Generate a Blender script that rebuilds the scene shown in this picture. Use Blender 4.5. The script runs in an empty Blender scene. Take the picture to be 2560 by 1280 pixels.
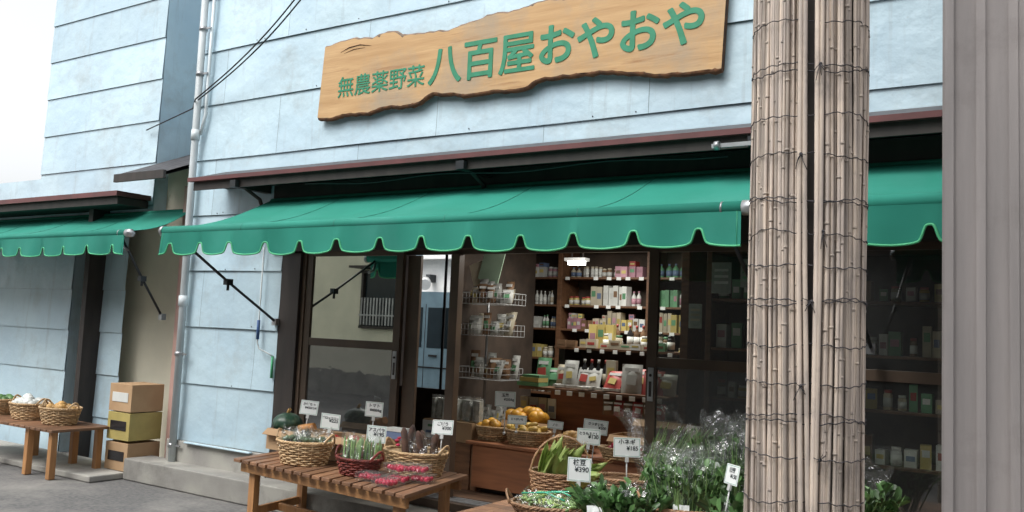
import bpy, bmesh, math, random
from mathutils import Vector, Matrix, noise
random.seed(7)
SC=bpy.context.scene
COL=bpy.context.collection
rad=math.radians
R=random.random
def U(a,b): return random.uniform(a,b)

# ---------------------------------------------------------------- materials
MATS={}
def mat(name,col,col2=None,rough=.6,scale=6,var=.18,rnd=.25,bump=0,bscale=60,metal=0,stretch=(1,1,1),detail=4,emit=0,spec=.5,dirt=None,bdist=.003,lo=.35,hi=.65,trans=0):
    if name in MATS: return MATS[name]
    m=bpy.data.materials.new(name); m.use_nodes=True; nt=m.node_tree; N=nt.nodes; L=nt.links
    p=N["Principled BSDF"]
    p.inputs["Roughness"].default_value=rough; p.inputs["Metallic"].default_value=metal
    p.inputs["Specular IOR Level"].default_value=spec
    if col2 is None: col2=tuple(c*(1-var) for c in col)
    tc=N.new("ShaderNodeTexCoord"); mp=N.new("ShaderNodeMapping"); mp.inputs["Scale"].default_value=stretch
    L.new(tc.outputs["Object"],mp.inputs[0])
    n=N.new("ShaderNodeTexNoise"); n.inputs["Scale"].default_value=scale; n.inputs["Detail"].default_value=detail
    L.new(mp.outputs[0],n.inputs["Vector"])
    cr=N.new("ShaderNodeValToRGB"); cr.color_ramp.elements[0].position=lo; cr.color_ramp.elements[1].position=hi
    cr.color_ramp.elements[0].color=(*col,1); cr.color_ramp.elements[1].color=(*col2,1)
    L.new(n.outputs["Fac"],cr.inputs[0]); out=cr.outputs[0]
    dl=dirt if isinstance(dirt,list) else ([dirt] if dirt else [])
    for dt in dl:
        n3=N.new("ShaderNodeTexNoise"); n3.inputs["Scale"].default_value=dt[1]; n3.inputs["Detail"].default_value=8; n3.inputs["Roughness"].default_value=.7
        if len(dt)>4:
            mp3=N.new("ShaderNodeMapping"); mp3.inputs["Scale"].default_value=dt[4]; L.new(tc.outputs["Object"],mp3.inputs[0]); L.new(mp3.outputs[0],n3.inputs["Vector"])
        else: L.new(tc.outputs["Object"],n3.inputs["Vector"])
        c3=N.new("ShaderNodeValToRGB"); c3.color_ramp.elements[0].position=dt[2]; c3.color_ramp.elements[1].position=dt[3]
        L.new(n3.outputs["Fac"],c3.inputs[0])
        mx=N.new("ShaderNodeMix"); mx.data_type='RGBA'; L.new(c3.outputs[0],mx.inputs[0]); L.new(out,mx.inputs[6]); mx.inputs[7].default_value=(*dt[0],1)
        out=mx.outputs[2]
    if rnd:
        at=N.new("ShaderNodeAttribute"); at.attribute_name="rnd"
        ma=N.new("ShaderNodeMath"); ma.operation='MULTIPLY_ADD'; ma.inputs[1].default_value=rnd*2; ma.inputs[2].default_value=1-rnd
        L.new(at.outputs["Fac"],ma.inputs[0])
        mx=N.new("ShaderNodeVectorMath"); mx.operation='SCALE'; L.new(out,mx.inputs[0]); L.new(ma.outputs[0],mx.inputs["Scale"]); out=mx.outputs[0]
    L.new(out,p.inputs["Base Color"])
    if bump:
        n2=N.new("ShaderNodeTexNoise"); n2.inputs["Scale"].default_value=bscale; n2.inputs["Detail"].default_value=5
        L.new(mp.outputs[0],n2.inputs["Vector"])
        b=N.new("ShaderNodeBump"); b.inputs["Strength"].default_value=bump; b.inputs["Distance"].default_value=bdist
        L.new(n2.outputs["Fac"],b.inputs["Height"]); L.new(b.outputs[0],p.inputs["Normal"])
    if emit:
        p.inputs["Emission Color"].default_value=(*col,1); p.inputs["Emission Strength"].default_value=emit
    MATS[name]=m; return m
def glass(name,fac,tint=(.7,.72,.7),rough=.01,bump=0,gcol=(1,1,1),bscale=20,bd=.01,diff=0):
    if name in MATS: return MATS[name]
    m=bpy.data.materials.new(name); m.use_nodes=True; nt=m.node_tree; N=nt.nodes; L=nt.links
    N.remove(N["Principled BSDF"]); o=N["Material Output"]
    t=N.new("ShaderNodeBsdfTransparent"); t.inputs[0].default_value=(*tint,1)
    g=N.new("ShaderNodeBsdfGlossy"); g.inputs["Roughness"].default_value=rough; g.inputs[0].default_value=(*gcol,1)
    x=N.new("ShaderNodeMixShader"); x.inputs[0].default_value=fac
    L.new(t.outputs[0],x.inputs[1]); L.new(g.outputs[0],x.inputs[2]); out=x.outputs[0]
    if diff:
        df=N.new("ShaderNodeBsdfDiffuse"); df.inputs[0].default_value=(.85,.87,.88,1); x2=N.new("ShaderNodeMixShader"); x2.inputs[0].default_value=diff
        L.new(out,x2.inputs[1]); L.new(df.outputs[0],x2.inputs[2]); out=x2.outputs[0]
    L.new(out,o.inputs[0])
    if bump:
        tc=N.new("ShaderNodeTexCoord"); n2=N.new("ShaderNodeTexNoise"); n2.inputs["Scale"].default_value=bscale; n2.inputs["Detail"].default_value=3
        L.new(tc.outputs["Object"],n2.inputs["Vector"])
        b=N.new("ShaderNodeBump"); b.inputs["Strength"].default_value=bump; b.inputs["Distance"].default_value=bd
        L.new(n2.outputs["Fac"],b.inputs["Height"]); L.new(b.outputs[0],g.inputs["Normal"])
    MATS[name]=m; return m

M_side=mat("pale_blue_sheet",(.52,.67,.74),(.45,.60,.69),rough=.42,scale=1.3,rnd=.08,bump=.8,bscale=2.4,bdist=.04,
  dirt=[((.38,.45,.47),1.6,.52,.78),((.36,.44,.48),2.0,.56,.82,(6,6,.5)),((.30,.27,.24),5,.68,.80)])
M_seam=mat("seam_dark",(.12,.17,.19),rough=.8,rnd=0)
M_conc=mat("concrete",(.40,.39,.35),(.29,.28,.26),rough=.9,scale=3,bump=.5,bscale=80,dirt=((.16,.15,.14),2.5,.5,.8))
M_asph=mat("asphalt",(.16,.155,.15),(.10,.10,.10),rough=.95,scale=30,rnd=0,bump=.6,bscale=200,dirt=((.26,.25,.23),1.1,.45,.7))
M_maroon=mat("maroon_trim",(.14,.045,.045),(.10,.035,.035),rough=.5)
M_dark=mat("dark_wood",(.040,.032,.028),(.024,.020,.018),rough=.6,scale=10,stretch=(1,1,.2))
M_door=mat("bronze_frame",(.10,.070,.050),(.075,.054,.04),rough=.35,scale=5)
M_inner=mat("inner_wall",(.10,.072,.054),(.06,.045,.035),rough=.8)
M_shelf=mat("shelf_wood",(.19,.095,.048),(.12,.06,.032),rough=.5,scale=6,stretch=(1,6,6))
M_counter=mat("counter_wood",(.32,.125,.055),(.21,.085,.04),rough=.5,scale=4,stretch=(.6,4,6))
M_floor=mat("floor_wood",(.19,.11,.065),(.11,.065,.04),rough=.6,scale=5,stretch=(.6,6,4))
M_green=mat("awning_canvas",(.027,.235,.175),(.023,.205,.15),rough=.75,scale=2.2,rnd=0,bump=.25,bscale=250,spec=.2,dirt=((.05,.25,.20),1.2,.5,.8))
M_trim=mat("awning_piping",(.08,.46,.22),rough=.6,rnd=0)
M_metal=mat("galvanised",(.45,.46,.47),(.32,.33,.34),rough=.35,metal=.7)
M_arm=mat("arm_metal",(.05,.055,.06),rough=.4,metal=.5)
M_pipe=mat("pipe_paint",(.62,.68,.70),(.50,.55,.56),rough=.5,scale=3)
M_black=mat("black_rubber",(.012,.012,.014),rough=.5)
M_sign=mat("sign_wood",(.58,.37,.18),(.45,.265,.115),rough=.65,scale=2.6,stretch=(.7,7,8),detail=8,rnd=.0,bump=.5,bscale=9,lo=.3,hi=.7,
  dirt=[((.33,.27,.20),1.1,.47,.72),((.33,.17,.07),2.2,.58,.70,(.5,3,6))])
M_bark=mat("sign_bark",(.16,.07,.03),(.07,.035,.02),rough=.9,scale=20,bump=.8,bscale=40)
M_carve=mat("sign_green",(.02,.20,.10),(.03,.25,.14),rough=.6,rnd=0,scale=12)
M_reed=mat("reed",(.60,.505,.42),(.41,.355,.315),rough=.7,scale=4,rnd=.34,stretch=(8,8,1.2),detail=6,bump=.4,bscale=60,dirt=((.22,.19,.17),5,.52,.78))
M_string=mat("string",(.06,.055,.06),(.03,.03,.035),rough=.9)
M_pole=mat("pole_concrete",(.20,.19,.18),(.15,.145,.14),rough=.9)
M_table=mat("table_wood",(.26,.135,.07),(.17,.09,.052),rough=.5,scale=5,stretch=(5,.7,3),rnd=.3,bump=.3,bscale=20)
M_leg=mat("leg_wood",(.42,.215,.085),(.30,.145,.06),rough=.55,scale=5,stretch=(5,5,.7))
M_wick=mat("wicker",(.58,.41,.23),(.44,.29,.15),rough=.55,scale=20,rnd=.3)
M_wickd=mat("wicker_brown",(.40,.24,.13),(.27,.15,.08),rough=.55,scale=20,rnd=.3)
M_wickr=mat("wicker_red",(.20,.035,.025),(.12,.02,.015),rough=.5,scale=20,rnd=.3)
M_card=mat("card_paper",(.80,.83,.82),(.76,.79,.78),rough=.5,rnd=.02)
M_ink=mat("ink",(.02,.03,.035),rough=.8,rnd=0)
M_inkg=mat("ink_green",(.10,.35,.25),rough=.8,rnd=0)
M_box=mat("cardboard",(.45,.30,.17),(.38,.24,.13),rough=.85,scale=4,rnd=.12)
M_white=mat("white_plastic",(.65,.66,.65),rough=.5,rnd=.08)
M_leaf=mat("leaf",(.10,.20,.065),(.05,.12,.035),rough=.45,scale=9,rnd=.5)
M_stem=mat("stem",(.26,.39,.15),(.15,.28,.09),rough=.45,scale=9,rnd=.4)
M_corn=mat("corn_husk",(.40,.48,.16),(.26,.37,.10),rough=.5,scale=12,stretch=(1,1,.3),rnd=.2)
M_pump=mat("pumpkin_skin",(.025,.065,.04),(.10,.15,.09),rough=.4,scale=25,rnd=0,lo=.5,hi=.7)
M_root=mat("root",(.12,.06,.04),(.05,.03,.025),rough=.8,scale=20)
M_orange=mat("citrus",(.72,.38,.05),(.60,.30,.04),rough=.4,scale=15,rnd=.2,bump=.2,bscale=150)
M_yel=mat("potato",(.50,.30,.10),(.36,.21,.07),rough=.6,scale=15,rnd=.3)
M_rad=mat("radish",(.55,.025,.08),(.40,.015,.05),rough=.3,scale=10)
M_bag=glass("clear_film",.10,(.97,.98,.97),.10,bump=1,bscale=22,bd=.03,diff=.02)
M_glL=glass("door_glass_l",.70,(.40,.42,.39),.012,gcol=(.88,.90,.80))
M_glR=glass("door_glass_r",.08,(.90,.92,.90),.02,diff=.015)
M_cream=mat("cream_stucco",(.70,.67,.54),(.60,.58,.47),rough=.9,scale=2,bump=.3,bscale=60,rnd=0)
M_wht=mat("white_render",(.80,.80,.78),(.7,.7,.69),rough=.8,rnd=0)
M_roof=mat("roof_tile",(.07,.07,.075),(.045,.045,.05),rough=.6,scale=10)
M_beige=mat("beige_render",(.36,.33,.32),(.28,.26,.255),rough=.85,scale=2,stretch=(5,5,.4),rnd=.10,bump=.4,bscale=40,dirt=((.20,.18,.17),1.5,.5,.8))
M_van=mat("van_paint",(.30,.43,.50),rough=.25,rnd=0)
M_vgl=mat("van_window",(.02,.03,.035),rough=.08,rnd=0)
M_lamp=mat("lamp_tube",(1,.98,.93),rough=.4,rnd=0,emit=12)
M_sal=mat("salmon_sheet",(.55,.34,.29),rough=.7,rnd=.05)
M_pack=mat("grey_pack",(.28,.29,.27),(.44,.44,.42),scale=30)
GOODS=[mat("g_white",(.66,.68,.65),rough=.4,rnd=.2),mat("g_green",(.13,.31,.17),rough=.4),mat("g_pink",(.48,.26,.32),rough=.4),
 mat("g_yellow",(.55,.45,.16),rough=.4),mat("g_brown",(.20,.12,.07),rough=.35),mat("g_red",(.42,.07,.06),rough=.4),mat("g_blue",(.15,.21,.34),rough=.4),
 mat("g_cream",(.52,.47,.36),rough=.5),mat("g_dark",(.03,.03,.032),rough=.2)]

# ---------------------------------------------------------------- builder
class B:
    def __init__(s):
        s.bm=bmesh.new(); s.m=[]; s.l=s.bm.loops.layers.float_color.new("rnd")
    def mi(s,m):
        if m not in s.m: s.m.append(m)
        return s.m.index(m)
    def tag(s,fs,m,smooth=False,rnd=None):
        i=s.mi(m); r=R() if rnd is None else rnd
        for f in fs:
            f.material_index=i; f.smooth=smooth
            for lp in f.loops: lp[s.l]=(r,r,r,1)
    def box(s,c,size,m,rz=0,rot=None,rnd=None):
        M=rot if rot is not None else Matrix.Rotation(rz,3,'Z')
        c=Vector(c); v=[]
        for dx in(-.5,.5):
            for dy in(-.5,.5):
                for dz in(-.5,.5): v.append(s.bm.verts.new(c+M@Vector((dx*size[0],dy*size[1],dz*size[2]))))
        fs=[s.bm.faces.new([v[i] for i in q]) for q in((0,1,3,2),(4,6,7,5),(0,4,5,1),(2,3,7,6),(0,2,6,4),(1,5,7,3))]
        s.tag(fs,m,False,rnd); return fs
    def hexa(s,q,z0,z1,m,rnd=None):
        a=[s.bm.verts.new((p[0],p[1],z0)) for p in q]; c=[s.bm.verts.new((p[0],p[1],z1)) for p in q]; n=len(q)
        fs=[s.bm.faces.new(a[::-1]),s.bm.faces.new(c)]+[s.bm.faces.new((a[i],a[(i+1)%n],c[(i+1)%n],c[i])) for i in range(n)]
        s.tag(fs,m,False,rnd)
    def bb(s,x0,x1,y0,y1,z0,z1,m,rnd=None): return s.box(((x0+x1)/2,(y0+y1)/2,(z0+z1)/2),(abs(x1-x0),abs(y1-y0),abs(z1-z0)),m,rnd=rnd)
    def tube(s,pts,r,m,seg=6,caps=True,closed=False,rnd=None,smooth=True):
        pts=[Vector(p) for p in pts]; n=len(pts); rs=r if isinstance(r,(list,tuple)) else [r]*n
        rings=[]; ref=None
        for i,p in enumerate(pts):
            if closed: d=pts[(i+1)%n]-pts[i-1]
            else: d=pts[min(i+1,n-1)]-pts[max(i-1,0)]
            if d.length<1e-9: d=Vector((0,0,1))
            d.normalize()
            if ref is None: ref=Vector((0,0,1)) if abs(d.z)<.9 else Vector((1,0,0))
            a=(ref-d*ref.dot(d)); 
            if a.length<1e-6: a=d.orthogonal()
            a.normalize(); b=d.cross(a); ref=a
            rings.append([s.bm.verts.new(p+(a*math.cos(2*math.pi*k/seg)+b*math.sin(2*math.pi*k/seg))*rs[i]) for k in range(seg)])
        fs=[]
        for i in range(n if closed else n-1):
            A=rings[i];Bq=rings[(i+1)%n]
            for k in range(seg): fs.append(s.bm.faces.new((A[k],A[(k+1)%seg],Bq[(k+1)%seg],Bq[k])))
        s.tag(fs,m,smooth,rnd)
        if caps and not closed:
            s.tag([s.bm.faces.new(rings[0][::-1]),s.bm.faces.new(rings[-1])],m,False,rnd)
    def lathe(s,c,prof,m,seg=16,sx=1,sy=1,fn=None,rot=None,rnd=None,smooth=True):
        c=Vector(c); rings=[]
        for (r,z) in prof:
            ring=[]
            for k in range(seg):
                t=2*math.pi*k/seg; rr=r*(fn(t,z) if fn else 1)
                q=Vector((rr*math.cos(t)*sx,rr*math.sin(t)*sy,z))
                if rot is not None: q=rot@q
                ring.append(s.bm.verts.new(c+q))
            rings.append(ring)
        fs=[]
        for A,Bq in zip(rings,rings[1:]):
            for k in range(seg): fs.append(s.bm.faces.new((A[k],A[(k+1)%seg],Bq[(k+1)%seg],Bq[k])))
        fs.append(s.bm.faces.new(rings[0][::-1])); fs.append(s.bm.faces.new(rings[-1]))
        s.tag(fs,m,smooth,rnd)
    def ball(s,c,r,m,seg=12,sz=1,fn=None,rot=None,sx=1,sy=1,rnd=None):
        n=8; prof=[(max(r*math.sin(math.pi*i/n),.0008),-r*sz*math.cos(math.pi*i/n)) for i in range(n+1)]
        s.lathe(c,prof,m,seg,sx,sy,fn,rot,rnd)
    def face(s,pts,m,smooth=False,rnd=None):
        f=s.bm.faces.new([s.bm.verts.new(Vector(p)) for p in pts]); s.tag([f],m,smooth,rnd)
    def grid(s,fn,nu,nv,m,smooth=True,rnd=None):
        V=[[s.bm.verts.new(Vector(fn(i/nu,j/nv))) for j in range(nv+1)] for i in range(nu+1)]
        fs=[s.bm.faces.new((V[i][j],V[i+1][j],V[i+1][j+1],V[i][j+1])) for i in range(nu) for j in range(nv)]
        s.tag(fs,m,smooth,rnd)
    def prismXZ(s,pts,y0,y1,m,mside=None,rnd=None):
        a=[s.bm.verts.new((x,y0,z)) for x,z in pts]; b=[s.bm.verts.new((x,y1,z)) for x,z in pts]
        n=len(pts); f1=s.bm.faces.new(a); f2=s.bm.faces.new(b[::-1]); s.tag([f1,f2],m,False,rnd)
        fs=[s.bm.faces.new((a[i],b[i],b[(i+1)%n],a[(i+1)%n])) for i in range(n)]
        s.tag(fs,mside or m,False,rnd)
    def done(s,name,parent=None,bevel=0,loc=None):
        bmesh.ops.recalc_face_normals(s.bm,faces=s.bm.faces)
        me=bpy.data.meshes.new(name); s.bm.to_mesh(me); s.bm.free()
        for m in s.m: me.materials.append(m)
        o=bpy.data.objects.new(name,me); COL.objects.link(o)
        if parent: o.parent=parent
        if loc: o.location=loc
        if bevel:
            b=o.modifiers.new("b","BEVEL"); b.width=bevel; b.segments=2; b.limit_method='ANGLE'
        return o
def empty(name,loc=(0,0,0)):
    e=bpy.data.objects.new(name,None); COL.objects.link(e); e.location=loc; return e
def text(body,size,loc,parent,m,yaw=0,tilt=90,offset=0,ext=.001,align='LEFT',name="lettering",sx=1,sp=1):
    c=bpy.data.curves.new(name,"FONT"); c.body=body; c.size=size; c.offset=offset; c.extrude=ext; c.align_x=align; c.space_character=sp
    c.materials.append(m); o=bpy.data.objects.new(name,c); COL.objects.link(o)
    o.location=loc; o.rotation_euler=(rad(tilt),0,yaw); o.scale=(sx,1,1)
    if parent: o.parent=parent
    return o

# ---------------------------------------------------------------- ground
b=B()
b.grid(lambda u,v:(-160+320*u,-160+320*v,0),8,8,M_asph,False)
b.done("ground")
b=B()
b.bb(-7.6,-.6,-.28,.02,.004,.20,M_conc)
b.bb(-12,-7.62,-.6,.02,.004,.06,M_conc)
b.done("pavement",bevel=.01)

# ---------------------------------------------------------------- shop building
shop=empty("shop_building")
b=B()
zl=[.40,.93,1.46,1.99,2.52,3.06,3.60,4.13,4.67,5.2,5.74]
for k in range(len(zl)-1):
    z0,z1=zl[k],zl[k+1]
    xr=-5.93 if z1<=2.6 else -.45
    x=-7.27-((k*.77)%1.6); 
    while x<xr:
        xa=max(x,-7.27); xb=min(x+1.82,xr)
        if xb-xa>.02:
            r=R()
            def fn(u,v,xa=xa,xb=xb,z0=z0,z1=z1):
                X=xa+.0015+(xb-xa-.003)*u; Z=z0+(z1-z0)*v
                w=.008*noise.noise(Vector((X*1.7,Z*2.1,k)))
                return (X,-.016+.014*v+w*math.sin(math.pi*v),Z+.004*math.sin(X*2+k)*(1-v))
            b.grid(fn,14,5,M_side,True,rnd=r)
            b.face([(xa,-.0165,z0),(xb,-.0165,z0),(xb,0.0,z0-.001),(xa,0,z0-.001)],M_seam)
        x+=1.82
b.bb(-7.26,-5.93,.003,.10,.0,2.6,M_seam)
b.bb(-7.26,-.45,.003,.10,2.6,5.75,M_seam)
b.bb(-7.285,-7.262,-.02,.12,.35,5.75,M_side)
b.bb(-7.28,-7.26,.12,3.6,0,5.75,M_side)
b.done("siding",shop)
b=B()
for _ in range(70):
    x=U(-7.2,-1); z=random.choice(zl[1:9])+U(.01,.03)
    if z<2.6 and x>-6: continue
    b.ball((x,-.018,z),.005,M_arm,6)
b.done("siding_nails",shop)
b=B()
b.bb(-7.30,-5.93,-.05,.0,0,.395,M_conc); b.bb(-7.0,-6.1,-.09,-.051,.385,.40,M_side)
b.done("foundation",shop,bevel=.006)
b=B()
b.tube([(-7.16,-.08,.12),(-7.17,-.08,2.2),(-7.18,-.08,5.7)],.034,M_pipe,12)
for z in (.35,1.2,2.15,3.9,4.35): b.tube([(-7.17,-.08,z-.02),(-7.17,-.08,z+.02)],.040,M_metal,12); b.bb(-7.17,-7.06,-.085,-.07,z-.008,z+.008,M_metal)
for z in (1.7,3.3): b.tube([(-7.17,-.08,z-.05),(-7.17,-.08,z+.05)],.042,M_pipe,12)
b.tube([(-7.08,-.05,5.7),(-7.08,-.05,3.5),(-7.13,-.06,3.3)],.016,M_pipe,8)
b.done("drain_pipe",shop)
# eave
b=B()
b.bb(-6.78,-.55,-.42,-.38,2.765,2.80,M_maroon)
b.face([(-6.78,-.40,2.80),(-.55,-.40,2.80),(-.55,0,2.93),(-6.78,0,2.93)],M_roof)
b.bb(-6.74,-.55,-.38,-.36,2.69,2.765,M_dark)
b.face([(-6.74,-.37,2.75),(-.55,-.37,2.75),(-.55,0,2.76),(-6.74,0,2.76)],M_dark)
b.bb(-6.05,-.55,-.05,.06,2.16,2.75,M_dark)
for x in (-6.15,-3.72,-1.6):
    b.box((x,-.2,2.72),(.06,.36,.07),M_dark); b.box((x,-.41,2.715),(.07,.04,.06),M_arm)
    b.tube([(x,-.3,2.70),(x,-.12,2.62),(x,-.02,2.42)],.018,M_dark,6)
b.box((-1.7,-.43,2.70),(.30,.02,.025),M_metal); b.tube([(-1.83,-.44,2.70),(-1.80,-.44,2.70)],.028,M_metal,8)
b.tube([(-5.4+.2*i,-.30,2.69-.03*math.sin(i*.45)**2) for i in range(19)],.006,M_arm,5)
b.done("eave",shop)
# frame + doors
b=B()
b.bb(-5.93,-5.70,-.01,.10,.2,2.15,M_dark)
b.bb(-5.70,-5.66,.02,.10,.2,2.15,M_door)
b.bb(-4.13,-4.05,.07,.14,.262,2.13,M_door)
b.bb(-5.93,-.55,.105,.14,2.13,2.24,M_door)
b.bb(-5.93,-.55,-.03,.22,.2,.262,M_door)
for y in(.03,.08,.13): b.bb(-5.7,-.6,y,y+.012,.262,.275,M_metal)
b.done("door_frame",shop,bevel=.003)
def door(xl,xr,y,name,g,handle):
    b=B(); z0,z1=.28,2.19
    b.bb(xl,xl+.07,y-.017,y+.017,z0,z1,M_door); b.bb(xr-.07,xr,y-.017,y+.017,z0,z1,M_door)
    b.bb(xl+.07,xr-.07,y-.015,y+.015,z0,z0+.14,M_door); b.bb(xl+.07,xr-.07,y-.015,y+.015,1.355,1.42,M_door); b.bb(xl+.07,xr-.07,y-.015,y+.015,z1-.07,z1,M_door)
    hx=xl+.035 if handle<0 else xr-.035
    b.bb(hx-.02,hx+.02,y-.024,y-.018,1.13,1.35,M_metal); b.bb(hx-.01,hx+.01,y-.026,y-.0242,1.16,1.26,M_dark); b.ball((hx,y-.026,1.30),.01,M_dark,8)
    d=b.done(name,shop,bevel=.002)
    b=B(); b.bb(xl+.07,xr-.07,y-.003,y+.003,z0+.14,1.355,g[0]); b.bb(xl+.07,xr-.07,y-.003,y+.003,1.42,z1-.07,g[1]); b.done("glass",d)
door(-5.66,-4.58,.05,"door_leaf",(glass("door_glass_ll",.26,(.55,.57,.55),.02,bump=.12,bscale=3,diff=.03),M_glL),1)
door(-2.44,-1.25,.05,"door_leaf",(glass("door_glass_rl",.24,(.65,.68,.65),.03,bump=.12,bscale=3,diff=.03),M_glR),-1)
door(-1.27,-.5,.10,"door_leaf",(M_glR,M_glR),-1)
b=B(); b.bb(-4.57,-4.44,.085,.115,.28,2.12,M_door); b.done("door_stile",shop,bevel=.003)
# interior shell
b=B()
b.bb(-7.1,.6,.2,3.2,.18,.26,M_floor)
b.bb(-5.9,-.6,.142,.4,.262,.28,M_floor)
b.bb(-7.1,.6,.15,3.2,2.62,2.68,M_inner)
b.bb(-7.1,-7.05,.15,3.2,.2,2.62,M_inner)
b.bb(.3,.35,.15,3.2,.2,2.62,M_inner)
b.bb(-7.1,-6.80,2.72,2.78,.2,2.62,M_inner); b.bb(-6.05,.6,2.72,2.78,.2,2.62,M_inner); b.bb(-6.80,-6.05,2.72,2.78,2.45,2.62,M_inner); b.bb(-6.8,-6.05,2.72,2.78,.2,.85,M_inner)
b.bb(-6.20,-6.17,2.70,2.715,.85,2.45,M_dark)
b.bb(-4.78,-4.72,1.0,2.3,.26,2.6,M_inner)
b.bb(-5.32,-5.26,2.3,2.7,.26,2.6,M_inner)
b.done("interior",shop)

# fluorescent lamp
b=B(); b.bb(-4.12,-3.96,1.9,1.96,2.205,2.24,M_lamp); b.bb(-4.15,-3.93,1.88,1.98,2.241,2.27,M_white); b.bb(-4.1,-4.09,1.93,1.94,2.271,2.62,M_dark);b.bb(-3.98,-3.97,1.93,1.94,2.271,2.62,M_dark)
lampo=b.done("fluorescent_lamp")
ld=bpy.data.lights.new("shelf_fill_light","AREA"); ld.energy=42; ld.size=1.1; ld.color=(1,.96,.89); lo=bpy.data.objects.new("shelf_fill_light",ld); COL.objects.link(lo); lo.location=(-3.4,1.2,2.45); lo.parent=lampo  # added fill, larger than the tube and set off it, brightens the goods

# ---------------------------------------------------------------- sign
sg=empty("shop_sign")
top=[(-5.49,3.93),(-5.2,3.955),(-4.95,3.93),(-4.75,3.955),(-4.62,3.90),(-4.4,3.885),(-4.15,3.87),(-3.95,3.90),(-3.75,3.93),(-3.5,3.93),(-3.3,3.96),(-3.0,3.94),(-2.7,3.97),(-2.3,3.95),(-1.9,3.98)]
bot=[(-1.93,3.285),(-2.15,3.29),(-2.35,3.30),(-2.55,3.34),(-2.75,3.375),(-3.05,3.385),(-3.3,3.385),(-3.45,3.33),(-3.7,3.345),(-3.95,3.34),(-4.1,3.37),(-4.28,3.39),(-4.45,3.325),(-4.6,3.32),(-4.75,3.335),(-4.95,3.305),(-5.2,3.315),(-5.38,3.295),(-5.53,3.31)]
def dens(p,amp):
    o=[]
    for (x0,z0),(x1,z1) in zip(p,p[1:]):
        for i in range(5):
            t=i/5; t2=t*t*(3-2*t); x=x0+(x1-x0)*t; o.append((x,z0+(z1-z0)*t2+amp*noise.noise(Vector((x*14,0,3)))+amp*.6*noise.noise(Vector((x*45,0,8)))))
    o.append(p[-1]); return o
TP=dens(top,.016); BT=dens(bot,.010)
b=B(); b.prismXZ(TP+BT,-.085,-.03,M_sign,M_bark)
b.done("board",sg)
b=B()
b.tube([(x,-.060,z-.002) for x,z in BT],[.024+.010*noise.noise(Vector((x*20,1,1))) for x,z in BT],M_bark,8)
b.tube([(x,-.060,z-.002) for x,z in TP],[.022+.012*noise.noise(Vector((x*20,5,1))) for x,z in TP],mat("sign_edge",(.30,.21,.15),(.17,.13,.10),rough=.9,scale=14,bump=.6,bscale=30),8)
b.tube([(-5.30,-.086,3.855),(-5.2,-.087,3.885),(-5.08,-.087,3.892),(-4.95,-.086,3.865)],[.001,.0045,.004,.001],M_bark,6)
b.tube([(-5.26,-.086,3.84),(-5.15,-.087,3.862),(-5.02,-.086,3.86)],[.001,.003,.001],M_bark,6)
b.done("bark_edge",sg)
def bold(body,size,x,y,z,w,parent,n=8,**k):
    for i in range(n):
        a=2*math.pi*i/n
        text(body,size,(x+w*math.cos(a),y-.0002*i,z+w*math.sin(a)),parent,M_carve,ext=.0015,**k)
bold("無農薬野菜",.190,-5.31,-.087,3.475,.0015,sg,4)
bold("八百屋",.335,-4.335,-.087,3.48,.0062,sg)
bold("おやおや",.325,-3.33,-.087,3.50,.0085,sg)

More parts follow.
